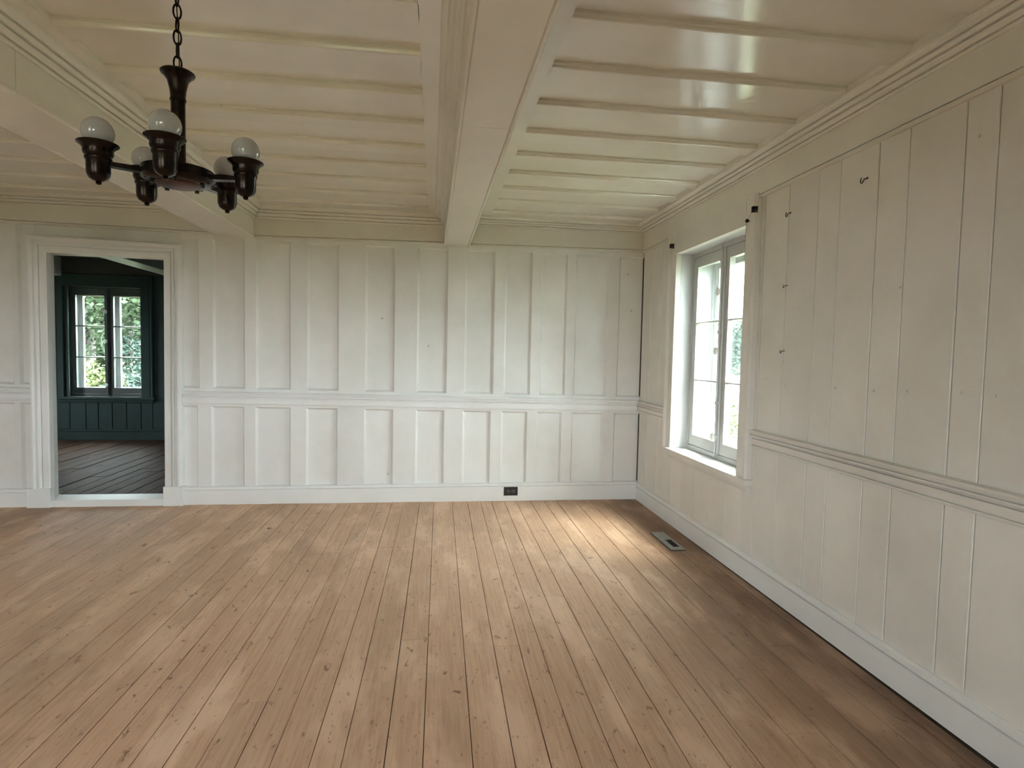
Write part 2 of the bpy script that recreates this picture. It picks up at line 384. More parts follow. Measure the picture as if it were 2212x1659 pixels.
# ------------------------------------------------------------------ mouldings
def chair_profile(h):
    # (height from bottom, projection)
    return [(a * h, b) for a, b in ((0, -0.03), (0, 0.008), (0.003, 0.017), (0.010, 0.020), (0.015, 0.018), (0.016, 0.006), (0.023, 0.006), (0.024, 0.016), (0.054, 0.020), (0.055, 0.006), (0.062, 0.006), (0.063, 0.026), (0.070, 0.033), (0.077, 0.031), (0.078, 0.018), (0.085, 0.018), (0.086, 0.036), (0.098, 0.042), (0.105, 0.038), (0.107, 0.012), (0.107, -0.03))]
def chair_rail(name, x0, x1):
    mb = MB()
    def ring(x):
        zb = chair_bot(x); h = (chair_top(x) - zb) / 0.107
        return [(x, YB - b, zb + a) for a, b in chair_profile(h)]
    A, B = ring(x0), ring(x1); k = len(A)
    mb.add(A + B, [(j, (j+1) % k, k + (j+1) % k, k + j) for j in range(k)] + [tuple(range(k))[::-1], tuple(range(k, 2*k))])
    return tag(mb.build(name, P_trim), 'moulded white chair rail along the panelled back wall ' + ('right of the doorway' if x1 > 0 else 'left of the doorway'), 'chair rail', kind='structure')
chair_rail('trim_1', -2.07, 1.84); chair_rail('trim_2', XL, -3.208)
def back_base(name, x0, x1):
    mb = MB()
    def ring(x):
        t = base_top(x)
        return [(x, YB + 0.02, -0.01), (x, YB - 0.025, -0.01), (x, YB - 0.025, t - 0.028), (x, YB - 0.012, t - 0.027), (x, YB - 0.012, t - 0.023), (x, YB - 0.024, t - 0.021), (x, YB - 0.022, t - 0.004), (x, YB - 0.012, t), (x, YB + 0.02, t)]
    A, B = ring(x0), ring(x1); k = len(A)
    mb.add(A + B, [(j, (j+1) % k, k + (j+1) % k, k + j) for j in range(k)] + [tuple(range(k))[::-1], tuple(range(k, 2*k))])
    return mb.build(name, P_trim)
tag(back_base('baseboard_back', -2.063, XR - 0.02), 'white baseboard under the panelled back wall', 'baseboard', kind='structure')
tag(back_base('baseboard_back_left', XL, -3.24), 'short white baseboard left of the doorway', 'baseboard', kind='structure')

# right wall base, chair rail
RB = [(0, -0.02), (0, 0.025), (0.116, 0.025), (0.117, 0.010), (0.122, 0.010), (0.124, 0.024), (0.146, 0.022), (0.152, 0.010), (0.152, -0.02)]
def along_y(name, prof, x, y0, y1, z, m, sgn=-1):
    """profile (height, projection into the room) running along Y on the wall plane x"""
    A = [(x + sgn * b, y0, z + a) for a, b in prof]; B = [(x + sgn * b, y1, z + a) for a, b in prof]; k = len(A)
    return MB().add(A + B, [(j, (j+1) % k, k + (j+1) % k, k + j) for j in range(k)] + [tuple(range(k))[::-1], tuple(range(k, 2*k))]).build(name, m)
def along_x(name, prof, y, x0, x1, z, m, sgn=-1):
    A = [(x0, y + sgn * b, z + a) for a, b in prof]; B = [(x1, y + sgn * b, z + a) for a, b in prof]; k = len(A)
    return MB().add(A + B, [(j, (j+1) % k, k + (j+1) % k, k + j) for j in range(k)] + [tuple(range(k))[::-1], tuple(range(k, 2*k))]).build(name, m)
tag(along_y('baseboard_right', RB, XR, YF, YB, 0, P_trim), 'white baseboard along the window wall', 'baseboard', kind='structure')
CH = [(a - 0.001, b) for a, b in chair_profile(1.0)]
tag(along_y('trim_3', CH, XR, YF, WIN_R - HW - 0.155, 0.797, P_right), 'moulded chair rail on the window wall, nearer side of the window', 'chair rail', kind='structure')
tag(along_y('trim_4', CH, XR, WIN_R + HW + 0.10, YB, 0.804, P_right), 'short chair rail between the window and the back corner', 'chair rail', kind='structure')

# ------------------------------------------------------------------ right wall of vertical boards
wall_right = MB()
X0, X1 = XR + 0.016, XR + 0.40
ya, yb = WIN_R - HW - 0.02, WIN_R + HW + 0.02
for y0, y1, z0, z1 in ((YF - 0.3, ya, 0, 2.6), (ya, yb, 0, WZ0 - 0.02), (ya, yb, WZ1 + 0.02, 2.6), (yb, YB + 0.13, 0, 2.6)):
    wall_right.box(X0, X1, y0, y1, z0, z1)
wall_right = tag(wall_right.build('wall_right', D_wgap), 'off-white wall of upright boards with the window', 'wall', kind='structure')
def board_y(y0, y1, z0, z1, x=XR, m=P_right, parent=wall_right, g=0.0018, name='board'):
    c = 0.0025; t = random.uniform(-0.0012, 0.0012); xf = x + t
    a0, a1 = y0 + g, y1 - g
    v = [(x + 0.016, a0, z0), (x + 0.016, a1, z0), (x + 0.016, a1, z1), (x + 0.016, a0, z1),
         (xf + c, a0, z0), (xf + c, a1, z0), (xf + c, a1, z1), (xf + c, a0, z1),
         (xf, a0 + c, z0), (xf, a1 - c, z0), (xf, a1 - c, z1), (xf, a0 + c, z1)]
    fs = [(0,1,2,3)] + [(k, (k+1) % 4, 4 + (k+1) % 4, 4 + k) for k in range(4)] + [(4 + k, 4 + (k+1) % 4, 8 + (k+1) % 4, 8 + k) for k in range(4)] + [(8,9,10,11)]
    return MB().add(v, fs).build(name, m, parent)
JR = [YB + 0.01, 4.90, 4.66, 4.345, 4.16, 3.92, 3.682, 3.514, 3.302, 3.16, 2.932, 2.688, 2.533, 2.298, 2.135, 1.886, 1.760, 1.51, 1.36, 1.12, 0.97, 0.81, 0.55, 0.30, 0.05, -0.21, -0.37, -0.62, -0.77, -1.02, -1.17, -1.42, -1.57, YF]
for i in range(len(JR) - 1):
    y1, y0 = JR[i], JR[i+1]
    mid = (y0 + y1) / 2
    inwin = any(abs(mid - c) < HW for c in (WIN_R,))
    g = 0.0026 if i in (9, 15, 10, 13) else 0.0019
    if inwin:
        board_y(y0, y1, 0.10, WZ0 - 0.02, g=g)
    else:
        board_y(y0, y1, 0.10, 0.86, g=g); board_y(y0, y1, 0.865, 2.36, g=g)
for y, z in ((3.078, 1.206), (2.891, 1.177), (2.498, 1.189), (2.257, 1.19), (2.08, 1.202), (1.839, 1.213), (1.709, 1.211), (1.83, 2.11), (2.145, 1.62)):
    MB().lathe([(0.006, 0), (0.004, 0.002)], 10).build('nail_mark', M_mark, wall_right).matrix_local = Matrix.Translation((XR - 0.0005, y, z)) @ Matrix.Rotation(-math.pi/2, 4, 'Y')

# unseen left and front walls close the room
wl = MB().box(XL - 0.30, XL, YF - 0.3, YB + 0.13, 0, 2.6)
wall_left = tag(wl.build('wall_left', P_wall), 'white wall at the left side of the room', 'wall', kind='structure')
wf = MB(); FW = (-0.85, -2.75)
xs = [XL - 0.3, FW[1] - HW, FW[1] + HW, FW[0] - HW, FW[0] + HW, XR + 0.4]
for i in range(5):
    if i % 2 == 0: wf.box(xs[i], xs[i+1], YF - 0.30, YF, 0, 2.6)
    else:
        wf.box(xs[i], xs[i+1], YF - 0.30, YF, 0, WZ0); wf.box(xs[i], xs[i+1], YF - 0.30, YF, WZ1, 2.6)
wall_front = tag(wf.build('wall_front', P_wall), 'white wall behind the photographer', 'wall', kind='structure')

# ------------------------------------------------------------------ ceiling: recessed boards between proud cross boards
ceiling = tag(MB().box(XL - 0.3, XR + 0.4, YF - 0.3, YB + 0.13, ZC + 0.034, ZC + 0.2).build('ceiling', P_ceil), 'cream painted board ceiling with recessed panels between beams', 'ceiling', kind='structure')
RD = 0.026
def ceil_bay(x0, x1, xa, xb):
    """field from xa to xb inside the bay x0..x1"""
    MB().box(x0, xa, YF, YB + 0.02, ZC, ZC + 0.034).build('margin_board', P_ceil, ceiling)
    MB().box(xb, x1, YF, YB + 0.02, ZC, ZC + 0.034).build('margin_board', P_ceil, ceiling)
    k0 = -10; ys = [2.03 + 0.3555 * k for k in range(k0, 9)]
    c = 0.009
    for i, y in enumerate(ys):
        if y < YF: continue
        yy = y + 0.122 if i < len(ys) - 1 else YB + 0.02
        prof = [(y, ZC + c), (y + c * 0.8, ZC + 0.0015), (y + c * 0.8 + 0.004, ZC), (yy - c, ZC), (yy, ZC + c), (yy, ZC + 0.034), (y, ZC + 0.034), (y, ZC + c + 0.001), (y - 0.004, ZC + c + 0.003), (y - 0.004, ZC + 0.034)]
        prof = [(y - 0.005, ZC + 0.034), (y - 0.005, ZC + 0.015), (y, ZC + 0.011), (y + 0.004, ZC + 0.002), (y + 0.009, ZC), (yy - 0.008, ZC), (yy, ZC + 0.008), (yy, ZC + 0.034)]
        A = [(xa - 0.002, p, q) for p, q in prof]; B = [(xb + 0.002, p, q) for p, q in prof]; k = len(A)
        MB().add(A + B, [(j, (j+1) % k, k + (j+1) % k, k + j) for j in range(k)] + [tuple(range(k))[::-1], tuple(range(k, 2*k))]).build('batten', P_ceil, ceiling)
        if i < len(ys) - 1:
            MB().box(xa - 0.003, xb + 0.003, yy - 0.003, ys[i+1] + 0.002, ZC + RD, ZC + 0.033).build('ceiling_panel', P_ceil, ceiling)
ceil_bay(0.18, XR + 0.02, 0.455, 1.765)
ceil_bay(-1.64, 0.18, -1.410, -0.074)
ceil_bay(-3.64, -1.64, -3.40, -1.93)
ceil_bay(XL, -3.64, XL + 0.2, -3.86)

CORN = [(0, -0.01), (0, 0.010), (0.006, 0.016), (0.013, 0.014), (0.0135, 0.007), (0.017, 0.007), (0.018, 0.018), (0.028, 0.030), (0.036, 0.033), (0.037, 0.024), (0.041, 0.024), (0.042, 0.042), (0.052, 0.052), (0.058, 0.052), (0.059, 0.043), (0.063, 0.043), (0.064, 0.058), (0.072, 0.072), (0.080, 0.078), (0.090, 0.080), (0.094, 0.080), (0.094, -0.01)]
def corn(zb):
    h = ZC + 0.002 - zb
    return [(a * h / 0.094, b) for a, b in CORN]
# beams with beaded arrises; the sides carry cornice moulding
def beam(n0, n1, f0, f1, zb=2.238, yn=YF):
    """near and far X of its two lower edges"""
    ext = lambda n, f: n + (f - n) / (YB - 1.5) * (yn - 1.5)
    n0, n1 = ext(n0, f0), ext(n1, f1)
    def ring(xa, xb, y):
        return [(xa, y, ZC + 0.03), (xa, y, zb + 0.012), (xa - 0.003, y, zb + 0.008), (xa - 0.003, y, zb + 0.001), (xa + 0.001, y, zb - 0.004), (xa + 0.009, y, zb - 0.004), (xa + 0.012, y, zb + 0.003), (xa + 0.016, y, zb),
                (xb - 0.016, y, zb), (xb - 0.012, y, zb + 0.003), (xb - 0.009, y, zb - 0.004), (xb - 0.001, y, zb - 0.004), (xb + 0.003, y, zb + 0.001), (xb + 0.003, y, zb + 0.008), (xb, y, zb + 0.012), (xb, y, ZC + 0.03)]
    yj = 2.41
    mixx = lambda a, b, y: a + (b - a) * (y - yn) / (YB - yn)
    bm = MB()
    for ya_, yb_ in ((yn, yj - 0.0012), (yj + 0.0012, YB + 0.016)):     # two lengths of casing board butted together
        A = ring(mixx(n0, f0, ya_), mixx(n1, f1, ya_), ya_); B = ring(mixx(n0, f0, yb_), mixx(n1, f1, yb_), yb_); k = len(A)
        bm.add(A + B, [(j, (j+1) % k, k + (j+1) % k, k + j) for j in range(k)] + [tuple(range(k))[::-1], tuple(range(k, 2*k))])
    bm = bm.build('beam', P_beam, ceiling)
    for s, a, b in ((-1, n0, f0), (1, n1, f1)):
        pr = corn(2.392)
        A = [(a + s * q, yn, 2.392 + p) for p, q in pr]; B = [(b + s * q, YB + 0.01, 2.392 + p) for p, q in pr]; k = len(A)
        MB().add(A + B, [(j, (j+1) % k, k + (j+1) % k, k + j) for j in range(k)] + [tuple(range(k))[::-1], tuple(range(k, 2*k))]).build('cornice_moulding', P_beam, bm)
    return bm
beam(0.087, 0.311, 0.064, 0.278)
beam(-1.846, -1.560, -1.795, -1.503)
beam(-3.76, -3.50, -3.74, -3.50)
# friezes and cornices on the walls
FZ = [(0, -0.03), (0, 0.014), (0.005, 0.024), (0.013, 0.024), (0.014, 0.008), (0.019, 0.008), (0.020, 0.020), (0.25, 0.020), (0.25, -0.02)]
def frieze_back(name, x0, x1, z0, z1, zc, label):
    mb = MB()
    A = [(x0, YB - b, z0 + a) for a, b in FZ]; B = [(x1, YB - b, z1 + a) for a, b in FZ]; k = len(A)
    mb.add(A + B, [(j, (j+1) % k, k + (j+1) % k, k + j) for j in range(k)] + [tuple(range(k))[::-1], tuple(range(k, 2*k))])
    o = tag(mb.build(name, P_beam), label, 'frieze', kind='structure')
    pr = corn(zc)
    A = [(x0, YB - 0.02 - q, zc + p) for p, q in pr]; B = [(x1, YB - 0.02 - q, zc + p) for p, q in pr]; k = len(A)
    MB().add(A + B, [(j, (j+1) % k, k + (j+1) % k, k + j) for j in range(k)] + [tuple(range(k))[::-1], tuple(range(k, 2*k))]).build('cornice_moulding', P_beam, o)
frieze_back('trim_5', 0.278, XR, 2.246, 2.262, 2.424, 'cream frieze board over the back wall in the right ceiling bay')
frieze_back('trim_6', -1.503, 0.064, 2.235, 2.250, 2.392, 'cream frieze board over the back wall in the middle ceiling bay')
frieze_back('trim_7', -3.50, -1.795, 2.271, 2.246, 2.41, 'cream frieze board above the doorway')
frieze_back('trim_8', XL, -3.74, 2.28, 2.275, 2.41, 'cream frieze board in the far left ceiling bay')
fr = tag(along_y('trim_9', FZ, XR, YF, YB, 2.252, P_beam), 'cream frieze board along the top of the window wall', 'frieze', kind='structure')
c9 = along_y('cornice_moulding', corn(2.41), XR - 0.02, YF, YB, 2.41, P_beam); c9.parent = fr

# ------------------------------------------------------------------ doorway
door = empty('door_1', (-2.64, YB, 0)); tag(door, 'open white doorway with moulded casing into the dark teal room', 'doorway', kind='structure')
inv = Matrix.Translation((2.64, -YB, 0))
def dpart(mb, name, m=P_trim, bevel=0.0, parent=door):
    o = mb.build(name, m, parent, bevel=bevel); o.matrix_parent_inverse = Matrix.Translation((2.64, -YB, 0)); return o
CAS = [(0, -0.028), (0, 0.022), (0.010, 0.028), (0.056, 0.028), (0.0565, 0.016), (0.062, 0.016), (0.064, 0.026), (0.078, 0.040), (0.088, 0.040), (0.0885, 0.028), (0.096, 0.030), (0.104, 0.040), (0.118, 0.050), (0.132, 0.050), (0.146, 0.020), (0.150, -0.028)]
path = [(-3.076, YB, 0.14), (-3.074, YB, 2.044), (-2.203, YB, 2.024), (-2.212, YB, 0.14)]
CASD = [(a * 0.92, b) for a, b in CAS]
for i in range(3):
    dpart(MB().sweep(path, (0, -1, 0), CASD, seg=i), 'casing')
dpart(MB().box(-3.238, -3.066, YB - 0.056, YB + 0.01, -0.01, 0.152), 'plinth_block', bevel=0.003)
dpart(MB().box(-2.213, -2.062, YB - 0.056, YB + 0.01, -0.01, 0.160), 'plinth_block', bevel=0.003)
dpart(MB().box(-3.125, -2.17, YB - 0.040, YB + 0.16, -0.01, 0.056), 'threshold', bevel=0.004)
dpart(MB().box(-3.135, -3.112, YB + 0.004, YB + 0.135, 0.0, 2.07), 'jamb')
dpart(MB().box(-3.112, -3.100, YB + 0.07, YB + 0.105, 0.05, 2.05), 'door_stop')
dpart(MB().box(-2.185, -2.165, YB + 0.004, YB + 0.135, 0.0, 2.07), 'jamb')
dpart(MB().box(-3.13, -2.17, YB + 0.004, YB + 0.135, 2.045, 2.065), 'jamb')

# ------------------------------------------------------------------ casement windows
def window(name, label, origin, u, out, interior=P_sash, casing_m=P_trim, trim=True, knobs=True, storm=True, decal=False, head_to=2.250):
    """u: unit vector to the right as seen from inside, out: unit vector to the outdoors; origin on the inner wall face at floor height"""
    U, O = Vector(u), Vector(out); Z = Vector((0, 0, 1))
    root = empty(name, origin); tag(root, label, 'window', kind='structure')
    R = Matrix((U, O, Z)).transposed().to_4x4()
    def put(mb, nm, m, parent=root, bevel=0.0, smooth=False):
        mb.v = [tuple(R @ Vector(v)) for v in mb.v]
        return mb.build(nm, m, parent, bevel=bevel, smooth=smooth)
    h = HW
    # reveal boards
    jm = P_sash if interior is P_sash else P_gjamb
    put(MB().box(-h - 0.02, -h, 0.021, 0.36, WZ0, WZ1 + 0.02), 'jamb', jm); put(MB().box(h, h + 0.02, 0.021, 0.36, WZ0, WZ1 + 0.02), 'jamb', jm)
    put(MB().box(-h, h, 0.0215, 0.36, WZ1, WZ1 + 0.02), 'head_jamb', interior)
    put(MB().box(-h - 0.02, h + 0.02, 0.1185, 0.36, WZ0 - 0.02, WZ0), 'sill', interior)
    # fixed frame
    f = MB(); y0, y1 = 0.118, 0.165
    f.box(-h, -h + 0.022, y0, y1, WZ0, WZ1); f.box(h - 0.022, h, y0, y1, WZ0, WZ1); f.box(-h + 0.022, h - 0.022, y0, y1, WZ1 - 0.032, WZ1); f.box(-h + 0.022, h - 0.022, y0, y1, WZ0, WZ0 + 0.034)
    put(f, 'frame', interior)
    def sashes(yc, paintm, full):
        za, zb = WZ0 + 0.0375, WZ1 - 0.0355
        for s in (-1, 1):
            a, b = (-h + 0.0255, -0.002) if s < 0 else (0.002, h - 0.0255)
            m = MB(); st = 0.056
            m.box(a, a + st, yc - 0.02, yc + 0.02, za, zb); m.box(b - st, b, yc - 0.02, yc + 0.02, za, zb)
            m.box(a + st, b - st, yc - 0.02, yc + 0.02, za, za + 0.080); m.box(a + st, b - st, yc - 0.02, yc + 0.02, zb - 0.076, zb)
            sh = put(m, 'sash', paintm)
            z = [za + 0.080, 1.146, 1.582, zb - 0.076]
            for k in (1, 2):
                put(MB().sweep([Vector((a + st - 0.002, yc - 0.018, z[k])), Vector((b - st + 0.002, yc - 0.018, z[k]))], (0, -1, 0), [(-0.009, -0.034), (-0.009, -0.012), (-0.004, 0.0), (0.004, 0.0), (0.009, -0.012), (0.009, -0.034)]), 'muntin', paintm, sh)
            for k in range(3):
                put(MB().box(a + st - 0.004, b - st + 0.004, yc + 0.006, yc + 0.009, z[k] - 0.002, z[k+1] + 0.002), 'pane', M_glass, sh)
            if full and knobs and s < 0:
                for zz in (1.783, 1.367, 0.758):
                    kb = MB().lathe([(0.004, 0.0), (0.0055, 0.018), (0.012, 0.022), (0.021, 0.030), (0.024, 0.038), (0.021, 0.046), (0.010, 0.051)], 20)
                    kb.v = [(x * 0.9 + b - 0.022, yc - 0.020 - z_, y * 1.15 + zz) for x, y, z_ in kb.v]
                    put(kb, 'knob', M_porc, sh, smooth=True)
            if full and decal:
                # pressed-flower transfers on the middle panes
                rnd = random.Random(3 if s < 0 else 8); cx = (a + b) / 2 + (-0.01 if s < 0 else 0.02)
                for (dx, dz, r) in ((0.015, 0.36, 0.05), (-0.02, 0.24, 0.042), (0.01, 0.10, 0.05)):
                    pts = []; n = 14
                    for q in range(n):
                        rr = r * (1.0 if q % 2 == 0 else 0.45) * rnd.uniform(0.85, 1.1); t = 2 * math.pi * q / n
                        pts.append((rr * math.cos(t), rr * math.sin(t)))
                    x_, z_ = cx + dx, 1.146 + dz - 0.02
                    mb = MB().add([(x_ + p, yc + 0.004, z_ + q) for p, q in pts] + [(x_ + p, yc + 0.0055, z_ + q) for p, q in pts],
                                  [tuple(range(n)), tuple(range(n, 2*n))[::-1]] + [(q, (q+1) % n, n + (q+1) % n, n + q) for q in range(n)])
                    put(mb, 'flower_decal', M_decal, sh)
                    for q in range(4):
                        t = rnd.uniform(0, 6.28); l = 0.032; lx, lz = x_ + math.cos(t) * r * 1.15, z_ + math.sin(t) * r * 1.15; e = t + rnd.uniform(-0.6, 0.6)
                        c_, s_ = math.cos(e), math.sin(e)
                        P4 = [(lx - c_*l/2, lz - s_*l/2), (lx - s_*l*0.3, lz + c_*l*0.3), (lx + c_*l/2, lz + s_*l/2), (lx + s_*l*0.3, lz - c_*l*0.3)]
                        put(MB().hexa([(p, yc + 0.004, w) for p, w in P4], [(p, yc + 0.0055, w) for p, w in P4]), 'leaf_decal', M_decalg, sh)
        return sh
    sashes(0.142, interior, True)
    # meeting bead and espagnolette rod
    put(MB().box(-0.024, 0.010, 0.106, 0.122, WZ0 + 0.036, WZ1 - 0.034), 'meeting_bead', interior, bevel=0.004)
    put(MB().tube([(-0.012, 0.099, WZ0 + 0.012), (-0.012, 0.099, WZ1 - 0.012)], 0.0065, 10), 'bolt_rod', interior, smooth=True)
    for zz in (WZ0 + 0.03, WZ0 + 0.16, 1.0, 1.5, WZ1 - 0.12, WZ1 - 0.04):
        put(MB().box(-0.024, 0.0, 0.090, 0.108, zz - 0.012, zz + 0.012), 'rod_keeper', interior, bevel=0.003)
    if storm:
        sashes(0.315, P_sash, False)
        f = MB(); y0, y1 = 0.285, 0.345
        f.box(-h, -h + 0.03, y0, y1, WZ0, WZ1); f.box(h - 0.03, h, y0, y1, WZ0, WZ1); f.box(-h + 0.03, h - 0.03, y0, y1, WZ1 - 0.034, WZ1); f.box(-h + 0.03, h - 0.03, y0, y1, WZ0, WZ0 + 0.036)
        f.box(-0.03, 0.03, 0.335, 0.35, WZ0, WZ1)
        put(f, 'storm_frame', P_sash)
        put(MB().box(-h - 0.06, h + 0.06, 0.35, 0.43, WZ0 - 0.05, WZ0), 'outer_sill', P_sash)
    if trim:
        CW = [(0, -0.02), (0, 0.022), (0.006, 0.025), (0.080, 0.025), (0.084, 0.020), (0.090, 0.020), (0.096, 0.034), (0.112, 0.040), (0.122, 0.038), (0.130, 0.028), (0.134, -0.02)]
        for s in (-1, 1):
            # plain board with a moulded back band on the outer edge
            prof = [(s * a, b) for a, b in CW]
            A = [(s * (h) + p, -q, WZ0 - 0.006) for p, q in prof]; B = [(s * h + p, -q, head_to + 0.03) for p, q in prof]; k = len(A)
            put(MB().add(A + B, [(j, (j+1) % k, k + (j+1) % k, k + j) for j in range(k)] + [tuple(range(k))[::-1], tuple(range(k, 2*k))]), 'casing', casing_m)
        put(MB().box(-h, h, -0.0245, 0.021, WZ1, head_to + 0.03), 'head_casing', casing_m)
        put(MB().box(-h - 0.085, h + 0.150, -0.052, 0.012, WZ0 - 0.034, WZ0), 'stool', casing_m, bevel=0.006)
        put(MB().box(-h, h, 0.010, 0.1184, WZ0 - 0.02, WZ0 - 0.0004), 'stool_board', interior)
        ap = [(0.0, 0.0), (0.010, 0.0), (0.018, 0.010), (0.018, 0.018), (0.030, 0.026), (0.030, 0.042), (0.022, 0.048), (0.0, 0.05)]
        A = [(-h - 0.06, -p, WZ0 - 0.082 + q) for p, q in ap]; B = [(h + 0.120, -p, WZ0 - 0.082 + q) for p, q in ap]; k = len(A)
        put(MB().add(A + B, [(j, (j+1) % k, k + (j+1) % k, k + j) for j in range(k)] + [tuple(range(k))[::-1], tuple(range(k, 2*k))]), 'apron_moulding', casing_m)
    c = Vector(origin) + O * 0.38 + Z * ((WZ0 + WZ1) / 2)
    portal(c, 2 * h, WZ1 - WZ0, -O)
    return root
window('window_1', 'white six-pane casement window with porcelain knobs in the right wall', (XR, WIN_R, 0), (0, -1, 0), (1, 0, 0), casing_m=P_right)
P_tsash = paint('grey_teal_sash_paint', (0.085, 0.094, 0.090), (0.065, 0.073, 0.07), 0.4)
window('window_2', 'six-pane casement window in the dark teal far room', (WIN_F, YFAR, 0), (1, 0, 0), (0, 1, 0), interior=P_tsash, casing_m=P_teal, decal=True)
window('window_3', 'casement window behind the photographer, nearer the middle', (FW[0], YF, 0), (-1, 0, 0), (0, -1, 0), storm=False)
window('window_4', 'casement window behind the photographer, farther left', (FW[1], YF, 0), (-1, 0, 0), (0, -1, 0), storm=False)

# ------------------------------------------------------------------ far room
FX0, FX1 = -6.6, -1.6
floor2 = tag(MB().box(FX0, FX1, YB + 0.12, YFAR + 0.1, -0.12, -0.02).build('floor_far_room', D_gap), 'dark brown plank floor of the far room', 'floor', kind='structure')
s2 = [FX1]
while s2[-1] > FX0 + 0.15: s2.append(s2[-1] - random.choice((0.12, 0.135, 0.15, 0.16)))
planks(floor2, s2, YB + 0.13, YFAR, W_far, 0.0, gap=0.0035, skew=0.0, dz=0.002)
wfar = MB()
fa, fb = WIN_F - HW - 0.02, WIN_F + HW + 0.02
for x0, x1, z0, z1 in ((FX0 - 0.36, fa, 0, 2.6), (fa, fb, 0, WZ0 - 0.02), (fa, fb, WZ1 + 0.02, 2.6), (fb, FX1 + 0.2, 0, 2.6)):
    wfar.box(x0, x1, YFAR + 0.016, YFAR + 0.40, z0, z1)
wall_far = tag(wfar.build('wall_far_room', D_gap), 'dark teal boarded wall seen through the doorway', 'wall', kind='structure')
def board_x(x0, x1, z0, z1):
    g, c = 0.004, 0.003; a, b = x0 + g, x1 - g; y = YFAR; yb_ = YFAR + 0.016
    v = [(a, yb_, z0), (b, yb_, z0), (b, yb_, z1), (a, yb_, z1), (a, y + c, z0), (b, y + c, z0), (b, y + c, z1), (a, y + c, z1), (a + c, y, z0), (b - c, y, z0), (b - c, y, z1), (a + c, y, z1)]
    fs = [(0,1,2,3)] + [(k, (k+1) % 4, 4 + (k+1) % 4, 4 + k) for k in range(4)] + [(4 + k, 4 + (k+1) % 4, 8 + (k+1) % 4, 8 + k) for k in range(4)] + [(8,9,10,11)]
    MB().add(v, fs).build('board', P_teal, wall_far)
JF = [FX0, -6.4, -6.17, -6.0, -5.76, -5.6, -5.36, -5.20, -5.0, -4.795, -4.637, -4.457, -4.271, -4.082, -3.93, -3.70, -3.55, -3.31, -3.15, -2.9, -2.72, -2.48, -2.3, -2.06, -1.9, FX1]
for i in range(len(JF) - 1):
    m = (JF[i] + JF[i+1]) / 2
    if abs(m - WIN_F) < HW + 0.02: board_x(JF[i], JF[i+1], 0.1, WZ0 - 0.02)
    else: board_x(JF[i], JF[i+1], 0.1, 2.4)
tag(along_x('baseboard_far_room', RB, YFAR, FX0, FX1, 0.0, P_teal), 'teal baseboard under the far room window', 'baseboard', kind='structure')
tag(along_x('trim_10', FZ, YFAR, FX0, FX1, 2.29, P_tealc), 'dark frieze board above the far room window', 'frieze', kind='structure')
wfl = MB(); WS = 7.05
for y0, y1, z0, z1 in ((YB + 0.125, WS - HW - 0.02, 0, 2.6), (WS - HW - 0.02, WS + HW + 0.02, 0, WZ0 - 0.02), (WS - HW - 0.02, WS + HW + 0.02, WZ1 + 0.02, 2.6), (WS + HW + 0.02, YFAR + 0.4, 0, 2.6)):
    wfl.box(FX0 - 0.36, FX0, y0, y1, z0, z1)
tag(wfl.build('wall_far_room_left', P_teal), 'teal left side wall of the far room', 'wall', kind='structure')
tag(MB().box(FX1, FX1 + 0.2, YB + 0.125, YFAR + 0.4, 0, 2.6).build('wall_far_room_right', P_teal), 'teal right side wall of the far room', 'wall', kind='structure')
window('added_window_5', 'unseen casement window added to light the far room from its left side wall', (FX0, WS, 0), (0, 1, 0), (-1, 0, 0), interior=P_tsash, casing_m=P_teal, storm=False)  # out-of-view window added to brighten the far room's wall and floor
tag(MB().box(FX0, FX1, YB + 0.131, YB + 0.145, 2.07, 2.6).build('wall_far_room_front', P_teal), 'teal face of the partition above the doorway', 'wall', kind='structure')
ceil2 = tag(MB().box(FX0 - 0.36, FX1 + 0.2, YB + 0.13, YFAR + 0.4, ZC + 0.01, ZC + 0.2).build('ceiling_far_room', P_tealc), 'dark ceiling of the far room with a pale beam', 'ceiling', kind='structure')
MB().box(-3.56, -3.32, YB + 0.145, YFAR, 2.25, ZC + 0.02).build('beam', P_pale, ceil2, bevel=0.006)
MB().box(-5.30, -5.06, YB + 0.145, YFAR, 2.25, ZC + 0.02).build('beam', P_pale, ceil2, bevel=0.006)

# ------------------------------------------------------------------ chandelier
CX, CY, CZ = -0.7336, 1.7936, 1.745   # CZ: tips of the socket cups
CR, PH = 0.1873, -2.5981
ch = empty('chandelier', (CX, CY, CZ)); tag(ch, 'dark bronze five-light chandelier with round bulbs hanging on a chain', 'chandelier')
stem_b, stem_t = 0.085, 0.345
MB().lathe([(0.0185, stem_b - 0.04), (0.0185, 0.268), (0.021, 0.270), (0.021, 0.276), (0.0195, 0.279), (0.0215, 0.300), (0.027, 0.325), (0.038, 0.340), (0.043, 0.343), (0.0445, 0.347), (0.042, 0.350), (0.034, 0.345), (0.024, 0.330), (0.012, 0.322)], 36).build('stem', M_bronze, ch, smooth=True)
hub = MB().lathe([(0.0, 0.036), (0.055, 0.036), (0.078, 0.040), (0.090, 0.046), (0.094, 0.052), (0.094, 0.076), (0.091, 0.078), (0.084, 0.074), (0.070, 0.060), (0.020, 0.058), (0.0, 0.058)], 44, cap=False).build('hub_plate', M_bronze, ch, smooth=True)
MB().lathe([(0.0, 0.031), (0.050, 0.032), (0.060, 0.036), (0.0, 0.0362)], 36, cap=False).build('hub_cover', M_copper, hub, smooth=True)
arm_me = cup_me = bulb_me = nut_me = None
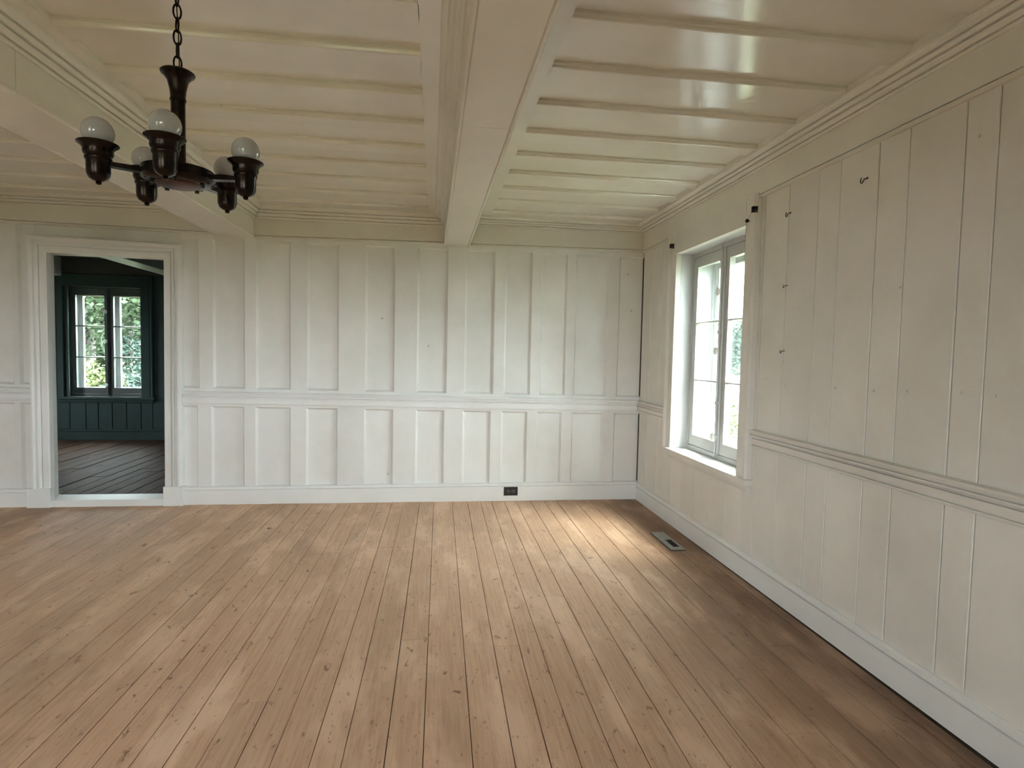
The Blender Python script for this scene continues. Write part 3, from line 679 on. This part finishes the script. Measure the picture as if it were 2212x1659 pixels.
for i in range(5):
    a = PH + 2 * math.pi / 5 * i
    rot = Matrix.Rotation(a, 4, 'Z')
    if arm_me is None:
        m = MB()
        for (xa, xb, w0, w1) in ((0.072, CR - 0.018, 0.013, 0.011),):
            m.add([(xa, -w0, 0.052), (xb, -w1, 0.052), (xb, w1, 0.052), (xa, w0, 0.052), (xa, -w0, 0.066), (xb, -w1, 0.064), (xb, w1, 0.064), (xa, w0, 0.066)],
                  [(3,2,1,0),(4,5,6,7),(0,1,5,4),(1,2,6,5),(2,3,7,6),(3,0,4,7)])
        arm_me = m.mesh('arm', M_bronze)
        cup_me = MB().lathe([(0.0, 0.0), (0.005, 0.001), (0.0075, 0.004), (0.006, 0.008), (0.012, 0.010), (0.022, 0.016), (0.0265, 0.025), (0.0278, 0.034), (0.0280, 0.061), (0.0305, 0.064), (0.0318, 0.069), (0.0300, 0.074), (0.0335, 0.078), (0.0355, 0.084), (0.0345, 0.090), (0.039, 0.098), (0.0475, 0.104), (0.049, 0.1065), (0.0475, 0.108), (0.038, 0.103), (0.030, 0.094), (0.024, 0.085), (0.0, 0.083)], 36, cap=False).mesh('socket_cup', M_bronze, True)
        bulb_me = MB().lathe([(0.0, 0.0845), (0.014, 0.0845), (0.017, 0.100)] + [(0.0385 * math.sin(t), 0.137 - 0.0385 * math.cos(t)) for t in [0.50 + (math.pi - 0.50) * k / 18 for k in range(19)]], 32, cap=False).mesh('bulb', M_bulb, True)
        nut_me = MB().lathe([(0.0, -0.006), (0.006, -0.006), (0.006, 0.004), (0.0, 0.004)], 6, cap=False).mesh('nut', M_iron)
    o = bpy.data.objects.new('arm', arm_me); COL.objects.link(o); o.parent = ch; o.matrix_local = rot
    for rr in (0.080, 0.066):
        nn = bpy.data.objects.new('nut', nut_me); COL.objects.link(nn); nn.parent = o; nn.matrix_local = Matrix.Translation((rr, 0.0, 0.046 if rr > 0.07 else 0.036))
    for nm, me in (('socket_cup', cup_me), ('bulb', bulb_me)):
        q = bpy.data.objects.new(nm, me); COL.objects.link(q); q.parent = ch; q.matrix_local = Matrix.Translation((CR * math.cos(a), CR * math.sin(a), 0)) 
# chain links up to a ceiling hook
link_pts = [(0.0098 * math.cos(t), 0, 0.0205 * math.sin(t)) for t in [2 * math.pi * k / 20 for k in range(20)]]
link_me = MB().tube(link_pts, 0.0026, 8, True).mesh('chain_link', M_bronze, True)
z = 0.352 + 0.012
MB().tube([(0, 0, 0.318), (0, 0, z - 0.010)], 0.003, 8).build('loop_pin', M_bronze, ch)
k = 0
while CZ + z < ZC + RD - 0.045:
    o = bpy.data.objects.new('chain_link', link_me); COL.objects.link(o); o.parent = ch
    o.matrix_local = Matrix.Translation((0, 0, z + 0.010)) @ Matrix.Rotation(math.radians(38 + 90 * (k % 2) + random.uniform(-10, 10)), 4, 'Z')
    z += 0.0355; k += 1
zt = ZC + RD - CZ
MB().tube([(0.0, 0, zt + 0.002), (0, 0, zt - 0.016), (0.010, 0, zt - 0.024), (0.010, 0, zt - 0.040), (0, 0, zt - 0.048), (-0.010, 0, zt - 0.040)], 0.003, 8).build('ceiling_hook', M_bronze, ch, smooth=True)
MB().tube([(0.004, 0.002, 0.33)] + [(0.004 * math.cos(t * 5), 0.004 * math.sin(t * 5), 0.35 + t * (zt - 0.36)) for t in [q / 30 for q in range(31)]], 0.0016, 6).build('lamp_cord', M_bronze, ch)

# ------------------------------------------------------------------ small things
# wall socket on the baseboard
ow = empty('wall_outlet', (0.686, YB - 0.025, 0.0865)); tag(ow, 'black electrical outlet plate in the white baseboard', 'outlet')
MB().box(-0.0625, 0.0625, -0.005, 0.0, -0.039, 0.039).build('cover_plate', M_black, ow, bevel=0.002)
for s in (-1, 1):
    fo = MB().lathe([(0.0165, 0), (0.0165, 0.003)], 20); fo.v = [(x + s * 0.024, -0.005 - z_, y * 0.9) for x, y, z_ in fo.v]; f_ = fo.build('socket_face', simple('worn_black_plastic', (0.05, 0.05, 0.052), 0.35, 0, 0.4), ow)
    for dz in (-0.006, 0.006): MB().box(s * 0.024 - 0.004, s * 0.024 + 0.004, -0.0085, -0.0078, dz - 0.0012, dz + 0.0012).build('slot', M_grey, f_)
sc_ = MB().lathe([(0.003, 0), (0.002, 0.001)], 10); sc_.v = [(x, -0.005 - z_, y) for x, y, z_ in sc_.v]; sc_.build('screw', M_grey, ow)
# floor register
rg = empty('floor_register', (1.660, 3.888, 0)); tag(rg, 'grey metal floor vent with a black opening near the window wall', 'floor vent')
fr_ = MB(); x0, x1, y0, y1 = -0.050, 0.050, -0.190, 0.190; a0, a1, b0, b1 = -0.012, 0.034, -0.140, 0.020
for q in ((x0, x1, y0, b0), (x0, x1, b1, y1), (x0, a0, b0, b1), (a1, x1, b0, b1)): fr_.box(q[0], q[1], q[2], q[3], 0.0012, 0.0095)
fr_.build('plate', M_grey, rg)
MB().box(x0 - 0.004, x1 + 0.002, y0 - 0.006, y1, 0.0005, 0.004).build('gasket', M_black, rg)
for k in range(7): MB().box(a0, a1, b0 + 0.008 + k * 0.022, b0 + 0.011 + k * 0.022, 0.0035, 0.0075).build('louvre', M_black, rg)
# picture hooks on the window wall
def hook(y, z, s, label):
    e = empty('wall_hook', (XR, y, z)); tag(e, label, 'hook', 'wire hooks on the board wall')
    pts = [(0.001, -0.012, 0.006), (-0.012, -0.008, 0.002)] + [(-0.014 + 0.012 * 0.2 * math.cos(t), 0.0045 + 0.0125 * math.cos(t), 0.0 + 0.0125 * math.sin(t)) for t in [math.pi + 0.25 + 0.31 * k for k in range(14)]]
    pts = [(x, y_ * s, z_ * s) for x, y_, z_ in pts]
    MB().tube(pts, 0.0023 * s, 8).build('hook_wire', M_iron, e, smooth=True)
    bs = MB().lathe([(0.004 * s, 0), (0.004 * s, 0.004)], 10); bs.v = [(-z_, x - 0.012 * s, y_ + 0.006 * s) for x, y_, z_ in bs.v]; bs.build('screw_eye', M_iron, e)
hook(2.372, 2.115, 1.0, 'large wire hook high on the board wall, farthest from the window')
hook(2.925, 2.095, 0.95, 'wire hook at the top of the joint beside the window')
hook(2.925, 1.712, 0.7, 'small wire hook halfway down the joint beside the window')
hook(2.925, 1.360, 0.7, 'lowest small wire hook on the joint beside the window')
# curtain rod brackets on the window casing
def bracket(loc, axis, label, group='curtain rod brackets'):
    e = empty('curtain_bracket', loc); tag(e, label, 'bracket', group)
    A = Vector(axis); T = Vector((0, 0, 1)); S = A.cross(T)
    R_ = Matrix((S, A, T)).transposed().to_4x4()
    def put(mb, nm, m, bevel=0.0):
        mb.v = [tuple(R_ @ Vector(v)) for v in mb.v]; return mb.build(nm, m, e, bevel=bevel)
    put(MB().box(-0.011, 0.011, 0.0, 0.004, -0.020, 0.020), 'back_plate', M_iron, 0.001)
    put(MB().box(-0.009, -0.004, 0.003, 0.030, -0.006, 0.016), 'cheek', M_iron); put(MB().box(0.004, 0.009, 0.003, 0.030, -0.006, 0.016), 'cheek', M_iron)
    put(MB().box(-0.009, 0.009, 0.003, 0.032, -0.017, -0.008), 'cup', M_iron, 0.002)
    return e
bracket((XR - 0.0255, 4.397, 2.188), (-1, 0, 0), 'black curtain bracket at the far corner of the right window')
bracket((XR - 0.0255, 3.205, 2.186), (-1, 0, 0), 'black curtain bracket at the near corner of the right window')
kn = MB().lathe([(0.004, 0), (0.004, 0.014), (0.009, 0.018), (0.011, 0.025), (0.006, 0.030)], 14); kn.v = [(-z_, x, y) for x, y, z_ in kn.v]
o = kn.build('tie_knob', M_porc, smooth=True); o.location = (XR - 0.025, 4.410, 2.142); tag(o, 'tiny white knob under the far curtain bracket', 'knob')
pl = empty('cord_pulley', (XR - 0.025, 3.285, 2.138)); tag(pl, 'small iron pulley with a taut cord at the window corner', 'pulley')
w = MB().lathe([(0.0105, 0.010), (0.0105, 0.013), (0.0075, 0.0155), (0.0105, 0.018), (0.0105, 0.021)], 18); w.v = [(-z_, x, y) for x, y, z_ in w.v]; w.build('wheel', M_iron, pl, smooth=True)
w = MB().lathe([(0.004, 0), (0.004, 0.024)], 8); w.v = [(-z_, x, y) for x, y, z_ in w.v]; w.build('axle', M_iron, pl)
MB().tube([(-0.0155, -0.004, 0.0095), (-0.018, -0.040, 0.028), (-0.016, -0.072, 0.050)], 0.0013, 6).build('cord', M_wire, pl)
MB().tube([(-0.0155, 0.010, 0.0), (-0.015, 0.0125, -0.30), (-0.015, 0.013, -0.62)], 0.0009, 6).build('cord', M_wire, pl)
bracket((WIN_F - HW - 0.09, YFAR - 0.0255, 2.20), (0, -1, 0), 'dark curtain bracket left of the far room window', 'far room curtain brackets')
bracket((WIN_F + HW + 0.07, YFAR - 0.0255, 2.20), (0, -1, 0), 'dark curtain bracket right of the far room window', 'far room curtain brackets')

# ------------------------------------------------------------------ outdoors
tag(MB().box(-90, 90, -90, 110, -0.75, -0.55).build('ground', M_grass), 'green lawn around the house', 'lawn', kind='structure')
def tree(name, label, loc, h, crown_r, crown_z, n, m, leaf=0.16, squash=1.0, trunk_r=0.12, seed=1, bare=0, group='trees outside the windows'):
    rnd = random.Random(seed); e = empty(name, loc); tag(e, label, 'tree', group)
    b = MB(); b.tube([(0, 0, -0.1), (0.05, 0.03, h * 0.3), (-0.03, 0.06, h * 0.62), (0.02, 0, h * 0.8)], [trunk_r, trunk_r * 0.8, trunk_r * 0.5, trunk_r * 0.2], 8)
    for q in range(9 + bare):
        t = rnd.uniform(0, 6.28); z0 = h * rnd.uniform(0.3, 0.65); L = crown_r * rnd.uniform(0.6, 1.1)
        p1 = Vector((math.cos(t) * L * 0.5, math.sin(t) * L * 0.5, z0 + L * 0.35)); p2 = Vector((math.cos(t + 0.3) * L, math.sin(t + 0.3) * L, z0 + L * rnd.uniform(0.3, 0.7)))
        b.tube([(0, 0, z0), p1, p2], [trunk_r * 0.35, trunk_r * 0.2, trunk_r * 0.06], 6)
    b.build('trunk', M_bark, e)
    lv = MB(); clumps = []
    for q in range(26):
        t, f_ = rnd.uniform(0, 6.28), rnd.uniform(-1, 1); r = crown_r * rnd.uniform(0.35, 1.0)
        clumps.append((Vector((r * math.cos(t) * math.sqrt(1 - f_*f_), r * math.sin(t) * math.sqrt(1 - f_*f_), crown_z + r * f_ * squash)), crown_r * rnd.uniform(0.22, 0.42)))
    for q in range(n):
        c, r = rnd.choice(clumps); d = Vector((rnd.gauss(0, 1), rnd.gauss(0, 1), rnd.gauss(0, 1))).normalized() * r * rnd.uniform(0.5, 1.0)
        p = c + d; 
        if p.z < 0.02: continue
        u = Vector((rnd.gauss(0, 1), rnd.gauss(0, 1), rnd.gauss(0, 0.6))).normalized(); w_ = u.cross(Vector((rnd.gauss(0, 1), rnd.gauss(0, 1), rnd.gauss(0, 1)))).normalized(); l = leaf * rnd.uniform(0.6, 1.2)
        lv.add([p - u * l * 0.5, p + w_ * l * 0.28, p + u * l * 0.5, p - w_ * l * 0.28], [(0, 1, 2, 3)])
    f = lv.build('foliage', m, e); f['kind'] = 'stuff'
    return e
G = -0.55
tree('broadleaf_tree', 'large leafy tree with pale branches outside the far room window', (-10.9, 20.0, G), 7.0, 2.5, 3.7, 10000, M_leaf, 0.22, 0.9, 0.16, 3, 8)
tree('broadleaf_tree', 'bluish-green tree at the right through the far room window', (-12.6, 27.5, G), 3.4, 2.0, 1.5, 9000, M_leafb, 0.26, 0.8, 0.14, 5)
tree('broadleaf_tree', 'mid green tree farthest behind the lawn in the far room window', (-17.6, 34.0, G), 9.0, 3.6, 3.6, 9000, M_leaf, 0.36, 0.9, 0.18, 9)
tree('low_shrub', 'bright yellow-green shrub low in the far room window', (-8.15, 14.9, G), 1.2, 0.8, 0.75, 4000, M_leafy, 0.13, 0.7, 0.04, 11)
tree('low_shrub', 'bluish shrub in the lower right pane of the far room window', (-6.0, 12.9, G), 1.3, 0.62, 0.75, 4000, M_leafb, 0.12, 0.8, 0.04, 12)
tree('broadleaf_tree', 'bluish-green tree beyond the fence outside the right window', (16.6, 32.0, G), 4.6, 2.2, 2.6, 9000, M_leafb, 0.24, 0.95, 0.14, 21)
tree('broadleaf_tree', 'pale green tree far outside the right window', (23.5, 50.0, G), 6.4, 3.2, 3.2, 8000, M_leaf, 0.34, 0.9, 0.16, 22)
tree('low_shrub', 'yellow-green shrub below the right window panes', (6.1, 12.2, G), 0.9, 0.75, 0.45, 3000, M_leafy, 0.11, 0.6, 0.03, 23)
fence = empty('board_fence', (13.0, 24.0, G)); tag(fence, 'weathered low board fence across the lawn outside the right window', 'fence')
for k in range(7):
    MB().box(-6 + k * 2 - 0.06, -6 + k * 2 + 0.06, -0.06, 0.06, -0.1, 1.15).build('post', M_fence, fence)
for k in range(4):
    MB().box(-6.1, 6.1, -0.09, -0.06, 0.12 + k * 0.26, 0.30 + k * 0.26).build('fence_board', M_fence, fence)
